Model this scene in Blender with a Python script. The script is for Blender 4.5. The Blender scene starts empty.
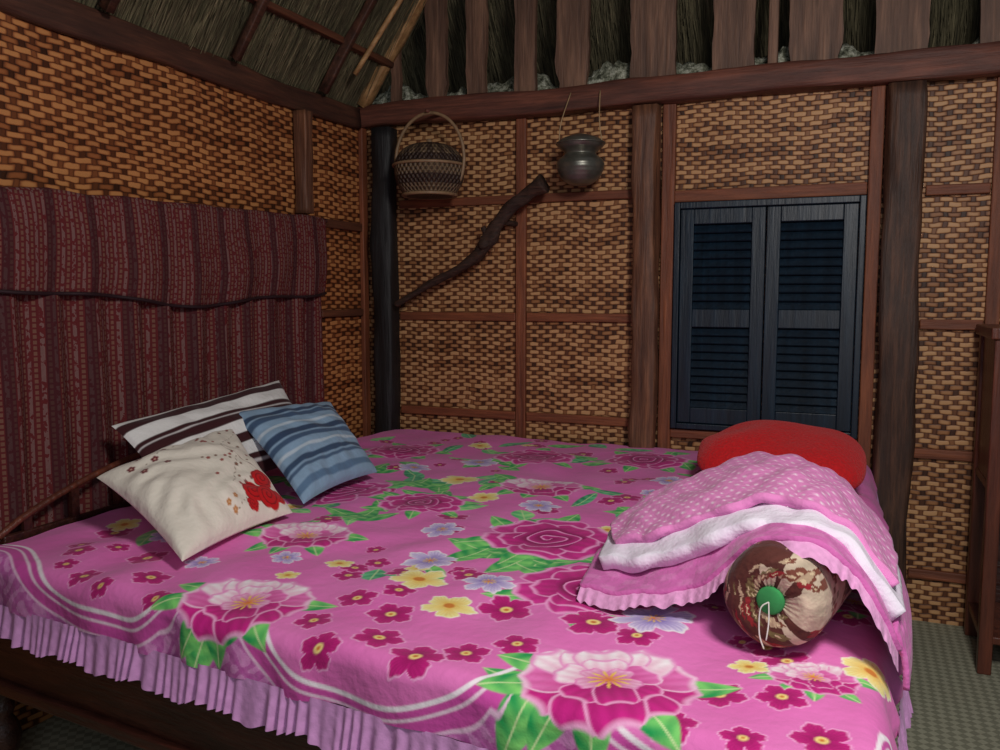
import bpy, bmesh, math, random
import numpy as np
from mathutils import Vector, noise
random.seed(4); rng=np.random.RandomState(4)
scene=bpy.context.scene
scene.view_settings.view_transform='Standard'
try: scene.view_settings.look='None'
except Exception: pass

def lin(c):
    c=np.array(c,dtype=float)/255.0
    return np.where(c<=.04045,c/12.92,((c+.055)/1.055)**2.4)
def rgba(c): return tuple(lin(c))+(1.0,)

# ---------------------------------------------------------------- nodes
class NT:
    def __init__(s,name):
        s.mat=bpy.data.materials.new(name); s.mat.use_nodes=True
        s.t=s.mat.node_tree; s.n=s.t.nodes; s.l=s.t.links
        s.bsdf=s.n['Principled BSDF']
    def new(s,typ,**kw):
        n=s.n.new(typ)
        for k,v in kw.items(): setattr(n,k,v)
        return n
    def link(s,a,b): s.l.new(a,b)
    def setin(s,inp,v):
        if hasattr(v,'is_output'): s.l.new(v,inp)
        else: inp.default_value=v
    def m(s,op,a,b=0.0,c=None):
        n=s.n.new('ShaderNodeMath'); n.operation=op
        s.setin(n.inputs[0],a); s.setin(n.inputs[1],b)
        if c is not None: s.setin(n.inputs[2],c)
        return n.outputs[0]
    def coords(s):
        tc=s.n.new('ShaderNodeTexCoord'); sp=s.n.new('ShaderNodeSeparateXYZ')
        s.link(tc.outputs['Object'],sp.inputs[0]); s.tc=tc
        return sp.outputs
    def comb(s,x,y,z):
        n=s.n.new('ShaderNodeCombineXYZ')
        for i,v in enumerate((x,y,z)): s.setin(n.inputs[i],v)
        return n.outputs[0]
    def noise(s,vec,scale,detail=4,rough=.55):
        n=s.n.new('ShaderNodeTexNoise'); n.inputs['Scale'].default_value=scale
        n.inputs['Detail'].default_value=detail; n.inputs['Roughness'].default_value=rough
        if vec is not None: s.link(vec,n.inputs['Vector'])
        return n.outputs[0]
    def mapping(s,vec,scale):
        n=s.n.new('ShaderNodeMapping'); n.inputs['Scale'].default_value=scale
        s.link(vec,n.inputs['Vector']); return n.outputs[0]
    def ramp(s,fac,stops):
        n=s.n.new('ShaderNodeValToRGB'); e=n.color_ramp.elements
        e[0].position=stops[0][0]; e[0].color=rgba(stops[0][1])
        e[1].position=stops[-1][0]; e[1].color=rgba(stops[-1][1])
        for p,c in stops[1:-1]:
            x=e.new(p); x.color=rgba(c)
        s.link(fac,n.inputs[0]); return n.outputs[0]
    def mix(s,fac,a,b,mode='MIX'):
        n=s.n.new('ShaderNodeMixRGB'); n.blend_type=mode
        s.setin(n.inputs[0],fac)
        for i,v in ((1,a),(2,b)):
            if hasattr(v,'is_output'): s.link(v,n.inputs[i])
            else: n.inputs[i].default_value=rgba(v)
        return n.outputs[0]
    def bump(s,h,strength=.5,dist=.01):
        n=s.n.new('ShaderNodeBump'); n.inputs['Strength'].default_value=strength
        n.inputs['Distance'].default_value=dist; s.link(h,n.inputs['Height'])
        s.link(n.outputs[0],s.bsdf.inputs['Normal'])
    def color(s,c): s.setin(s.bsdf.inputs['Base Color'],c)
    def rough(s,v): s.setin(s.bsdf.inputs['Roughness'],v)

def weave_mat(name,axis,cu,cv,light,mid,dark,big=.5,spec=.3,fr=.74):
    """plaited bamboo: long light horizontal slivers passing over narrow darker uprights"""
    n=NT(name); o=n.coords(); U=o[axis]; V=o[2]
    wob=n.noise(n.tc.outputs['Object'],4,2)
    wob2=n.noise(n.tc.outputs['Object'],19,2)
    v=n.m('ADD',n.m('MULTIPLY',V,1/cv),n.m('ADD',n.m('MULTIPLY',wob,1.8),n.m('MULTIPLY',wob2,.6)))
    u=n.m('ADD',n.m('MULTIPLY',U,1/cu),n.m('ADD',n.m('MULTIPLY',wob2,.5),n.m('MULTIPLY',wob,1.2)))
    fv=n.m('FLOOR',v)
    row=n.m('MODULO',n.m('ABSOLUTE',fv),2.0)
    uu=n.m('MULTIPLY',n.m('ADD',u,row),.5)
    f=n.m('FRACT',uu); fu=n.m('FLOOR',uu)
    dash=n.m('LESS_THAN',f,fr)
    ru=n.m('ABSOLUTE',n.m('SUBTRACT',n.m('MULTIPLY',f,2/fr),1))
    ru2=n.m('ABSOLUTE',n.m('SUBTRACT',n.m('MULTIPLY',n.m('SUBTRACT',f,fr),2/(1-fr)),1))
    rv=n.m('ABSOLUTE',n.m('SUBTRACT',n.m('MULTIPLY',n.m('FRACT',v),2),1))
    hh=n.m('MULTIPLY',n.m('SUBTRACT',1,n.m('MULTIPLY',n.m('POWER',rv,4),.80)),n.m('SUBTRACT',1,n.m('MULTIPLY',n.m('POWER',ru,5),.5)))
    hv=n.m('MULTIPLY',n.m('SUBTRACT',1,n.m('MULTIPLY',n.m('POWER',ru2,4),.7)),n.m('SUBTRACT',1,n.m('MULTIPLY',n.m('POWER',rv,6),.3)))
    hv=n.m('MULTIPLY',hv,.40)
    h=n.m('ADD',n.m('MULTIPLY',hh,dash),n.m('MULTIPLY',hv,n.m('SUBTRACT',1,dash)))
    wn=n.new('ShaderNodeTexWhiteNoise'); wn.noise_dimensions='2D'
    n.link(n.comb(n.m('FLOOR',n.m('MULTIPLY',fu,.12)),fv,0),wn.inputs['Vector'])
    wn2=n.new('ShaderNodeTexWhiteNoise'); wn2.noise_dimensions='2D'
    n.link(n.comb(fu,fv,0),wn2.inputs['Vector'])
    var=n.m('ADD',n.m('MULTIPLY',n.m('SUBTRACT',wn.outputs[0],.5),.30),n.m('MULTIPLY',n.m('SUBTRACT',wn2.outputs[0],.5),.34))
    val=n.m('ADD',h,var)
    col=n.ramp(val,[(0.05,tuple(int(c*.45) for c in dark)),(.42,dark),(.74,mid),(1.0,light)])
    bn=n.noise(n.tc.outputs['Object'],1.7,3)
    col=n.mix(n.m('MULTIPLY',bn,big),col,tuple(int(c*.7) for c in dark),'MIX')
    n.color(col); n.rough(.5); n.bsdf.inputs['Specular IOR Level'].default_value=spec
    n.bump(h,.5,.004); return n.mat

def wood_mat(name,c1,c2,axis=2,scale=1.0,rough=.6,bump=.6):
    n=NT(name); n.coords()
    sc=[14*scale]*3; sc[axis]=1.3*scale
    v=n.mapping(n.tc.outputs['Object'],sc)
    a=n.noise(v,2.2,6,.65)
    b=n.noise(n.mapping(n.tc.outputs['Object'],[60*scale if i!=axis else 3*scale for i in range(3)]),2,3)
    f=n.m('ADD',n.m('MULTIPLY',a,.75),n.m('MULTIPLY',b,.25))
    col=n.ramp(f,[(.3,c1),(.5,tuple((x+y)//2 for x,y in zip(c1,c2))),(.68,c2)])
    n.color(col); n.rough(rough); n.bump(f,bump,.012); return n.mat

def plain_mat(name,c,rough=.6,metal=0,nscale=30,var=.25,bump=.2):
    n=NT(name); n.coords()
    f=n.noise(n.tc.outputs['Object'],nscale,4)
    col=n.mix(f,tuple(int(x*(1-var)) for x in c),tuple(min(255,int(x*(1+var))) for x in c))
    n.color(col); n.rough(rough); n.bsdf.inputs['Metallic'].default_value=metal
    n.bump(f,bump,.004); return n.mat

def cloth_attr_mat(name,rough=.85,bump=.35,sheen=.2,wr=7,fine=260):
    n=NT(name); n.coords()
    at=n.new('ShaderNodeAttribute'); at.attribute_name='Col'
    n.color(at.outputs['Color']); n.rough(rough)
    n.bsdf.inputs['Specular IOR Level'].default_value=.25
    try: n.bsdf.inputs['Sheen Weight'].default_value=sheen
    except Exception: pass
    a=n.noise(n.tc.outputs['Object'],wr,4,.6); b=n.noise(n.tc.outputs['Object'],fine,1)
    n.bump(n.m('ADD',a,n.m('MULTIPLY',b,.03)),bump,.03); return n.mat

# ---------------------------------------------------------------- mesh helpers
def mk(name,verts,faces,mat=None,parent=None,smooth=False,cols=None):
    me=bpy.data.meshes.new(name)
    verts=np.asarray(verts,dtype=np.float32)
    if isinstance(faces,np.ndarray):
        nf=len(faces); me.vertices.add(len(verts)); me.vertices.foreach_set('co',verts.ravel())
        me.loops.add(nf*4); me.loops.foreach_set('vertex_index',faces.astype(np.int32).ravel())
        me.polygons.add(nf); me.polygons.foreach_set('loop_start',np.arange(nf,dtype=np.int32)*4)
        me.polygons.foreach_set('loop_total',np.full(nf,4,dtype=np.int32))
        me.update(calc_edges=True)
    else:
        me.from_pydata([tuple(map(float,v)) for v in verts],[],faces); me.update()
    me.validate()
    if smooth: me.polygons.foreach_set('use_smooth',[True]*len(me.polygons))
    if cols is not None:
        a=me.color_attributes.new('Col','FLOAT_COLOR','POINT')
        cc=np.ones((len(verts),4),dtype=np.float32); cc[:,:3]=cols
        a.data.foreach_set('color',cc.ravel())
    if mat: me.materials.append(mat)
    ob=bpy.data.objects.new(name,me); scene.collection.objects.link(ob)
    if parent: ob.parent=parent
    return ob
def empty(name):
    e=bpy.data.objects.new(name,None); scene.collection.objects.link(e); return e
def boxvf(x0,x1,y0,y1,z0,z1):
    v=[(x0,y0,z0),(x1,y0,z0),(x1,y1,z0),(x0,y1,z0),(x0,y0,z1),(x1,y0,z1),(x1,y1,z1),(x0,y1,z1)]
    f=[(0,3,2,1),(4,5,6,7),(0,1,5,4),(1,2,6,5),(2,3,7,6),(3,0,4,7)]
    return v,f
def box(name,x0,x1,y0,y1,z0,z1,mat,parent=None,bev=.004):
    v,f=boxvf(min(x0,x1),max(x0,x1),min(y0,y1),max(y0,y1),z0,z1)
    ob=mk(name,v,f,mat,parent)
    if bev:
        b=ob.modifiers.new('b','BEVEL'); b.width=bev; b.segments=2
    return ob
def rough_beam(name,p0,p1,w,d,mat,parent=None,seg=26,jit=.006,seed=0,updir=None):
    """hewn timber between two points, rounded-rectangle section, wavy"""
    p0=Vector(p0); p1=Vector(p1); ax=(p1-p0); L=ax.length; ax.normalize()
    up=Vector(updir) if updir else (Vector((0,0,1)) if abs(ax.z)<.8 else Vector((0,1,0)))
    a=ax.cross(up).normalized(); b=a.cross(ax).normalized()
    N=16; V=[];F=[]
    for i in range(seg+1):
        t=i/seg; c=p0+ax*L*t
        for k in range(N):
            th=2*math.pi*k/N; cx,sx=math.cos(th),math.sin(th)
            e=.35
            px=math.copysign(abs(cx)**e,cx)*w/2; py=math.copysign(abs(sx)**e,sx)*d/2
            q=Vector((t*L*3+seed*7.1,cx*1.2+seed,sx*1.2))
            j=noise.noise(q)*jit+noise.noise(q*3.1)*jit*.5
            s=1+j/max(w,d)*2
            V.append(c+a*(px*s)+b*(py*s)+a*noise.noise(Vector((t*L*1.5,seed,0)))*jit*1.2)
    for i in range(seg):
        for k in range(N):
            F.append((i*N+k,i*N+(k+1)%N,(i+1)*N+(k+1)%N,(i+1)*N+k))
    F.append(tuple(range(N-1,-1,-1))); F.append(tuple(seg*N+k for k in range(N)))
    ob=mk(name,V,F,mat,parent,True)
    return ob
def tube(name,pts,rads,mat,parent=None,N=12,sub=6,jit=0,seed=0):
    P=np.array(pts,float); R=np.array(rads,float)
    n=len(P); Q=[];S=[]
    for i in range(n-1):
        p0=P[max(i-1,0)];p1=P[i];p2=P[i+1];p3=P[min(i+2,n-1)]
        for k in range(sub):
            t=k/sub
            Q.append(.5*((2*p1)+(-p0+p2)*t+(2*p0-5*p1+4*p2-p3)*t*t+(-p0+3*p1-3*p2+p3)*t**3))
            S.append(R[i]*(1-t)+R[i+1]*t)
    Q.append(P[-1]);S.append(R[-1]); V=[];F=[]
    prev=None
    for i,c in enumerate(Q):
        tn=Q[min(i+1,len(Q)-1)]-Q[max(i-1,0)]; tn=Vector(tn).normalized()
        if prev is None:
            up=Vector((0,1,0)) if abs(tn.y)<.8 else Vector((1,0,0))
            a=tn.cross(up).normalized()
        else: a=(prev-tn*prev.dot(tn)).normalized()
        prev=a; b=tn.cross(a)
        for k in range(N):
            th=2*math.pi*k/N; d=a*math.cos(th)+b*math.sin(th)
            r=S[i]*(1+jit*noise.noise(Vector(c)*18+d*1.3+Vector((seed,0,0))))
            V.append(Vector(c)+d*r)
    m=len(Q)
    for i in range(m-1):
        for k in range(N): F.append((i*N+k,i*N+(k+1)%N,(i+1)*N+(k+1)%N,(i+1)*N+k))
    F.append(tuple(range(N-1,-1,-1))); F.append(tuple((m-1)*N+k for k in range(N)))
    return mk(name,V,F,mat,parent,True)
def lathe(name,prof,center,mat,parent=None,N=40,axis=(0,0,1),rfun=None,cols=None):
    ax=Vector(axis).normalized(); up=Vector((0,0,1)) if abs(ax.z)<.9 else Vector((0,1,0))
    a=ax.cross(up).normalized(); b=a.cross(ax).normalized(); c=Vector(center); V=[];F=[];C=[]
    for i,(r,z) in enumerate(prof):
        for k in range(N):
            th=2*math.pi*k/N; rr=r*(rfun(th,i/(len(prof)-1)) if rfun else 1)
            V.append(c+ax*z+(a*math.cos(th)+b*math.sin(th))*rr)
            if cols: C.append(cols(th,r,z))
    m=len(prof)
    for i in range(m-1):
        for k in range(N): F.append((i*N+k,i*N+(k+1)%N,(i+1)*N+(k+1)%N,(i+1)*N+k))
    F.append(tuple(range(N-1,-1,-1))); F.append(tuple((m-1)*N+k for k in range(N)))
    return mk(name,V,F,mat,parent,True,np.array(C) if cols else None)
def gridfaces(nu,nv):
    i=np.arange(nu-1)[:,None]; j=np.arange(nv-1)[None,:]
    a=(i*nv+j).ravel(); return np.stack([a,a+nv,a+nv+1,a+1],1)
def catmull(P,n):
    P=np.asarray(P,float); m=len(P); out=[]
    t=np.linspace(0,m-1,n)
    for x in t:
        i=min(int(x),m-2); f=x-i
        p0=P[i-1] if i>0 else 2*P[0]-P[1]; p1=P[i];p2=P[i+1]; p3=P[i+2] if i+2<m else 2*P[-1]-P[-2]
        out.append(.5*((2*p1)+(-p0+p2)*f+(2*p0-5*p1+4*p2-p3)*f*f+(-p0+3*p1-3*p2+p3)*f**3))
    return np.array(out)

# ---------------------------------------------------------------- materials
bamboo_b=weave_mat('bamboo_weave_back',0,.029,.0175,(218,168,118),(168,114,72),(104,62,40),.36)
bamboo_l=weave_mat('bamboo_weave_left',1,.036,.0175,(216,148,90),(166,98,56),(100,54,30),.40)
trim_m=wood_mat('batten_wood_v',(84,42,26),(158,90,56),2)
trim_h=wood_mat('batten_wood_h',(84,42,26),(156,88,54),0)
trim_y=wood_mat('batten_wood_y',(70,38,26),(124,74,48),1)
beam_m=wood_mat('beam_wood',(60,32,26),(132,76,58),0)
beamy_m=wood_mat('beam_wood_y',(46,26,20),(102,62,44),1)
post_m=wood_mat('post_wood',(60,34,24),(146,96,66),2,1.2)
postr_m=wood_mat('post_wood_dark',(30,18,14),(104,68,48),2,1.2)
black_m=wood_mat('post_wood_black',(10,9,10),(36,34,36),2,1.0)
plank_m=wood_mat('plank_wood',(62,42,34),(156,116,92),2,.8)
pole_m=wood_mat('pale_pole',(130,92,54),(206,160,108),0,1.0)
dark_wood=wood_mat('bed_wood',(34,16,12),(76,38,28),0,1.0,.4)
branch_m=wood_mat('branch_bark',(30,18,14),(84,54,40),0,2.0,.7,1.0)
shut_m=wood_mat('shutter_paint',(7,19,30),(20,44,62),2,1.0,.42,.25)
cab_m=wood_mat('cabinet_wood',(66,32,24),(124,66,46),2,1.0,.4)

# ---------------------------------------------------------------- room shell
ZW=1.98
box('wall_back',-.06,3.3,0,.03,0,ZW,bamboo_b,bev=0)
box('wall_left',-.06,-.03,-3.6,0,0,ZW,bamboo_l,bev=0)
def floor_mat():
    n=NT('floor_mat_weave'); o=n.coords()
    u=n.m('MULTIPLY',n.m('ADD',o[0],o[1]),34); v=n.m('MULTIPLY',n.m('SUBTRACT',o[0],o[1]),34)
    par=n.m('MODULO',n.m('ABSOLUTE',n.m('ADD',n.m('FLOOR',u),n.m('FLOOR',v))),2)
    f=n.noise(n.tc.outputs['Object'],40,3); g=n.noise(n.tc.outputs['Object'],3,3)
    col=n.mix(n.m('MULTIPLY',par,.6),(184,184,160),(104,106,90))
    col=n.mix(n.m('MULTIPLY',f,.4),col,(84,86,74)); col=n.mix(n.m('MULTIPLY',g,.35),col,(116,110,90))
    n.color(col); n.rough(.7); n.bump(n.m('ADD',par,f),.5,.004); return n.mat
box('floor',-.06,3.3,-3.6,.03,-.05,0,floor_mat(),bev=0)

t=[0]
def trim(*a,**k):
    t[0]+=1; return box('trim_%d'%t[0],*a,**k)
def vb(x,w,z0=0,z1=1.93,d=.022,mat=trim_m): return trim(x-w/2,x+w/2,-d,0,z0,z1,mat)
vb(.725,.045,0,1.93)
vb(1.345,.05,0,1.93,.03)
vb(2.085,.045,0,1.93,.035)
vb(2.475,.045,0,1.93,.022)
def hb(x0,x1,z,h=.036,d=.018): return trim(x0,x1,-d,0,z-h/2,z+h/2,trim_h)
for x0,x1 in ((.14,.70),(.75,1.21)):
    for z in (1.595,1.10,.675,.25): hb(x0,x1,z)
hb(1.37,2.06,1.575,.045,.03); hb(1.37,2.06,.645,.035,.03)
hb(1.37,2.06,.25)
for x0,x1 in ((2.25,2.45),(2.5,3.3)):
    for z in (1.56,1.09,.625,.18): hb(x0,x1,z)
trim(-.03,-.008,-.075,-.035,0,1.93,trim_m)
trim(-.03,-.010,-.40,-.08,1.475,1.51,trim_y)
trim(-.03,-.010,-.40,-.08,1.10,1.13,trim_y)
# beams
rough_beam('roof_beam',(-.1,-.035,1.98),(3.3,-.035,1.98),.10,.085,beam_m,seg=60,jit=.01,seed=1,updir=(0,1,0))
rough_beam('roof_beam',(-.045,-3.6,1.965),(-.045,-.09,1.965),.09,.085,beamy_m,seg=60,jit=.01,seed=2,updir=(1,0,0))
# posts
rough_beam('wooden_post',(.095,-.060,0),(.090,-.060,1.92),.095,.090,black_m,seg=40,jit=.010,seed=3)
rough_beam('wooden_post',(1.268,-.056,0),(1.265,-.056,1.92),.10,.085,post_m,seg=40,jit=.012,seed=4)
rough_beam('wooden_post',(2.185,-.060,0),(2.17,-.060,1.92),.125,.095,postr_m,seg=40,jit=.014,seed=5)
rough_beam('wooden_post',(.008,-.54,1.515),(.008,-.54,1.91),.06,.05,post_m,seg=20,jit=.008,seed=6)
rough_beam('wooden_post',(.008,-1.95,1.49),(.008,-1.95,1.91),.06,.05,trim_m,seg=20,jit=.008,seed=6)
# gable planks
pl=empty('gable_planks')
PX=[(.121,.165),(.294,.390),(.485,.575),(.705,.795),(.886,1.020),(1.190,1.365),(1.506,1.655),(1.777,1.960),(2.066,2.235),(2.389,2.56),(2.68,2.86),(2.95,3.12)]
for i,(a,b) in enumerate(PX):
    V=[];F=[]; n=14
    for k in range(n+1):
        z=2.0+.62*k/n
        e0=a+noise.noise(Vector((i*3.3,k*.5,0)))*.010; e1=b+noise.noise(Vector((i*3.3,k*.5,9)))*.010
        if i%3==1 and k<2: e0+=.012; e1-=.012
        y=-.03+noise.noise(Vector((i,1,2)))*.01
        V+= [(e0,y-.012,z),(e1,y-.012,z),(e1,y+.012,z),(e0,y+.012,z)]
    for k in range(n):
        for q in range(4): F.append((k*4+q,k*4+(q+1)%4,k*4+4+(q+1)%4,k*4+4+q))
    F.append((3,2,1,0)); F.append((n*4,n*4+1,n*4+2,n*4+3))
    ob=mk('plank_%d'%(i+1),V,F,plank_m,pl)
box('rail_1',1.705,1.74,-.04,-.01,2.02,2.62,plank_m,pl)
# thatch
def thatch_mat(name,axis,lt=1.0):
    n=NT(name); n.coords()
    sc=[2.5]*3; sc[axis]=70
    a=n.noise(n.mapping(n.tc.outputs['Object'],sc),1.2,5,.7)
    b=n.noise(n.tc.outputs['Object'],5,3)
    k=lambda c: tuple(min(255,int(x*lt)) for x in c)
    col=n.ramp(a,[(.30,k((46,42,30))),(.5,k((112,104,76))),(.68,k((186,172,132)))])
    col=n.mix(n.m('MULTIPLY',b,.45),col,k((62,58,40)))
    n.color(col); n.rough(.9); n.bump(a,.6,.02); return n.mat
th_l=thatch_mat('thatch_left',1,1.0); th_b=thatch_mat('thatch_back',0,.85)
def strands(name,p0,along,down,L,W,rows,per,mat,parent,nrm):
    V=[];F=[]
    al=Vector(along);dn=Vector(down);nr=Vector(nrm);p0=Vector(p0)
    for r in range(rows):
        for i in range(per):
            s=random.random()*L; q=r*W/rows+random.uniform(-.05,.05)
            l=random.uniform(.16,.3); w=random.uniform(.0025,.006)
            c=p0+al*s+dn*q+nr*random.uniform(.004,.02)
            e=c+dn*l+al*random.uniform(-.03,.03)+nr*random.uniform(.0,.02)
            k=len(V); V+=[c-al*w/2,c+al*w/2,e+al*w/4,e-al*w/4]; F.append((k,k+1,k+2,k+3))
    mk(name,V,F,mat,parent)
roof=empty('thatched_roof')
sl=1.4; nl=Vector((sl,0,-1)).normalized()
mk('left_slope',[(-.5,-3.6,2.07-.5*sl),(1.3,-3.6,2.07+1.3*sl),(1.3,.0,2.07+1.3*sl),(-.5,.0,2.07-.5*sl)],[(0,1,2,3)],th_l,roof)
dnl=Vector((-1,0,-sl)).normalized()
strands('left_straw',(.65,-3.2,2.07+.65*sl),(0,1,0),dnl,3.2,1.1,9,650,th_l,roof,nl)
mk('back_slope',[(-.4,.10,2.62),(3.4,.10,2.62),(3.4,.62,1.9),(-.4,.62,1.9)],[(0,1,2,3)],th_b,roof)
dnb=Vector((0,.585,-.81)).normalized()
strands('back_straw',(-.3,.10,2.60),(1,0,0),dnb,3.6,.75,7,700,th_b,roof,Vector((0,-.81,-.585)).normalized())
n=NT('pale_netting'); n.coords(); a=n.noise(n.tc.outputs['Object'],38,5,.7)
n.color(n.ramp(a,[(.38,(70,72,56)),(.5,(150,152,130)),(.62,(226,226,206))])); n.rough(.9); n.bump(a,1,.03)
V=[];nu,nv=260,14
for i in range(nu):
    x=-.05+3.35*i/(nu-1)
    for j in range(nv):
        th=math.pi*j/(nv-1); h=.110+.12*noise.noise(Vector((x*5,0,3)))+.03*noise.noise(Vector((x*30,th,0)))
        V.append((x,.09+.06*-math.cos(th)*-1,1.985+h*math.sin(th)+.015*noise.noise(Vector((x*40,th*3,5)))))
mk('eave_netting',V,gridfaces(nu,nv),n.mat,None,True)
rf=empty('roof_rafters')
def onl(x,y,off=.035): return Vector((x,y,2.07+sl*x))+nl*off
rough_beam('purlin_1',onl(.10,-3.4,.03),onl(.10,-.02,.03),.028,.026,trim_y,rf,40,.006,1)
rough_beam('purlin_2',onl(.32,-3.4,.03),onl(.32,-.02,.03),.028,.026,trim_y,rf,40,.006,2)
for i,y in enumerate((-.42,-.95,-1.5,-2.1)):
    rough_beam('rafter_%d'%(i+1),onl(-.02,y,.06),onl(.95,y,.06),.034,.03,beamy_m,rf,20,.008,i)
rough_beam('rafter_end',(-.02,-.06,2.03),(.60,-.06,2.92),.060,.055,pole_m,rf,20,.008,9)
tube('cross_pole',[onl(.05,-.35,.1),onl(.35,-.30,.1),onl(.7,-.22,.1)],[.010,.011,.011],pole_m,rf)

# ---------------------------------------------------------------- window
win=empty('window_1')
X0,X1,Z0,Z1=1.375,2.06,.668,1.55
def wb(nm,a,b,c,d,y0=-.05,y1=-.005,bv=.003): return box(nm,a,b,y0,y1,c,d,shut_m,win,bv)
wb('frame_left',X0,X0+.022,Z0,Z1,-.05,0); wb('frame_right',X1-.022,X1,Z0,Z1,-.05,0)
wb('frame_top',X0+.022,X1-.022,Z1-.025,Z1,-.05,0); wb('frame_bottom',X0+.022,X1-.022,Z0,Z0+.022,-.05,0)
xm=(X0+X1)/2; zm=(Z0+Z1)/2-.005
for k,(a,b) in enumerate(((X0+.024,xm-.002),(xm+.002,X1-.024))):
    s='shutter%d_'%(k+1); st=.05
    wb(s+'stile_l',a,a+st,Z0+.024,Z1-.027,-.040,-.012); wb(s+'stile_r',b-st,b,Z0+.024,Z1-.027,-.040,-.012)
    wb(s+'rail_t',a+st,b-st,Z1-.085,Z1-.027,-.040,-.012); wb(s+'rail_b',a+st,b-st,Z0+.024,Z0+.085,-.040,-.012)
    wb(s+'rail_m',a+st,b-st,zm-.035,zm+.035,-.040,-.012)
    wb(s+'backing',a+st,b-st,Z0+.05,Z1-.05,-.010,-.004,0)
    V=[];F=[]
    for (za,zb) in ((Z0+.085,zm-.035),(zm+.035,Z1-.085)):
        nn=10; h=(zb-za)/nn
        for i in range(nn):
            z=za+i*h; q=len(V)
            V+=[(a+st,-.036,z+.002),(b-st,-.036,z+.002),(b-st,-.014,z+h*1.05),(a+st,-.014,z+h*1.05),
                (a+st,-.031,z-.002),(b-st,-.031,z-.002),(b-st,-.010,z+h*.95),(a+st,-.010,z+h*.95)]
            F+=[(q,q+1,q+2,q+3),(q+7,q+6,q+5,q+4),(q,q+4,q+5,q+1)]
    mk(s+'louvres',V,F,shut_m,win)

# ---------------------------------------------------------------- curtain
def curtain_mat():
    n=NT('curtain_cloth'); o=n.coords()
    y=o[1]; z=o[2]
    f1=n.m('FRACT',n.m('MULTIPLY',y,34))
    st=n.m('GREATER_THAN',f1,.68)
    f2=n.m('ABSOLUTE',n.m('SINE',n.m('MULTIPLY',z,210)))
    mot=n.m('MULTIPLY',n.m('GREATER_THAN',f2,.5),n.m('LESS_THAN',n.m('ABSOLUTE',n.m('SUBTRACT',f1,.34)),.13))
    nz=n.noise(n.tc.outputs['Object'],70,3)
    st2=n.m('MULTIPLY',st,n.m('GREATER_THAN',nz,.46))
    col=n.mix(st2,(104,40,42),(134,100,96)); col=n.mix(n.m('MULTIPLY',mot,.6),col,(142,110,90))
    band=n.m('GREATER_THAN',n.m('FRACT',n.m('MULTIPLY',y,7.5)),.78)
    col=n.mix(n.m('MULTIPLY',band,.7),col,(60,32,38))
    col=n.mix(n.m('MULTIPLY',nz,.5),col,(58,26,28))
    n.color(col); n.rough(.92); n.bsdf.inputs['Specular IOR Level'].default_value=.15; n.bump(nz,.25,.004); return n.mat
cm=curtain_mat(); cur=empty('curtain')
YE=-.46
def topz(y): return 1.500-.035*min(1,abs(y-YE)/1.5)-.006*math.sin(y*23)
def valz(y): return 1.165+.05*abs((y+1.15)/.75)**1.6-.01*math.sin(y*9)
def sheet(name,y0,y1,nu,nv,fx,ft,fb):
    V=np.zeros((nu,nv,3))
    for i in range(nu):
        y=y0+(y1-y0)*i/(nu-1)
        for j in range(nv):
            s=j/(nv-1); V[i,j]=(fx(y,s),y+.006*math.sin(y*60)*s,ft(y)*(1-s)+fb(y)*s)
    ob=mk(name,V.reshape(-1,3),gridfaces(nu,nv),cm,cur,True)
    m=ob.modifiers.new('s','SOLIDIFY'); m.thickness=.003
def pl_low(y,s):
    ph=y*46+2.2*noise.noise(Vector((y*4,0,0)))+s*.8*math.sin(y*5)
    return .030+(.012+.012*s)*math.sin(ph)+.008*noise.noise(Vector((y*12,s*2,1)))
def pl_val(y,s):
    ph=y*30+2.0*noise.noise(Vector((y*3,4,0)))
    return .052+.012*math.sin(s*3.14)+(.003+.006*s)*math.sin(ph)+.010*noise.noise(Vector((y*6,s*2,7)))
sheet('drop',-2.9,YE-.02,420,36,pl_low,lambda y:topz(y)-.01,lambda y:.40)
sheet('valance',-2.9,YE,420,20,pl_val,topz,valz)
tube('hem_cord',[(pl_val(y,1)+.004,y,valz(y)) for y in np.linspace(-2.9,YE,60)],[.005]*60,plain_mat('cord_dark',(36,16,22)),cur,8,2)
tube('rod',[(.040,y,topz(y)-.004) for y in np.linspace(-2.9,YE+.02,20)],[.010]*20,cm,cur,8,2)

# ---------------------------------------------------------------- BED
bed=empty('bed')
BX0,BX1,BY1=.13,2.10,-.07; ZT=.59
def yf(x): return -2.08-.11*(x-.15)
R=.035
def over(d):
    d=np.maximum(d,0); a=np.minimum(d/R,math.pi/2)
    return R*np.sin(a), R*(1-np.cos(a))+np.maximum(d-R*math.pi/2,0)
DR=.125
ns,ntt=760,840
S=np.linspace(BX0,BX1-R+DR,ns)[:,None]*np.ones((1,ntt))
Tn=np.linspace(0,1,ntt)[None,:]*np.ones((ns,1))
YF=yf(np.minimum(S,BX1))
Tt=BY1+(YF+R-DR-BY1)*Tn
ds=S-(BX1-R); dt=(YF+R)-Tt
ox,zx=over(ds); oy,zy=over(dt)
Xg=np.minimum(S,BX1-R)+ox; Yg=np.maximum(Tt,YF+R)-oy
wr=(.006*np.sin(S*9+2*np.sin(Tt*5))*np.sin(Tt*8+1.3*np.sin(S*6))+.004*np.sin(S*21+Tt*13)*np.sin(Tt*17-S*7)
    +.010*np.exp(-((S-.55)**2+(Tt+1.5)**2)/.15)
    +.0035*np.sin(S*33-Tt*9+3*np.sin(Tt*6))*np.exp(-((S-.9)**2+(Tt+1.9)**2)/.5))
Zg=ZT-np.sqrt(zx**2+zy**2)+wr
fold=.006*np.sin(S*38+2*np.sin(S*7))*np.clip(zy/.08,0,1); Yg-=fold+.004*np.clip(zy/.08,0,1)
flare=lambda y: .035+.012*np.sin(y*7)
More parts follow.
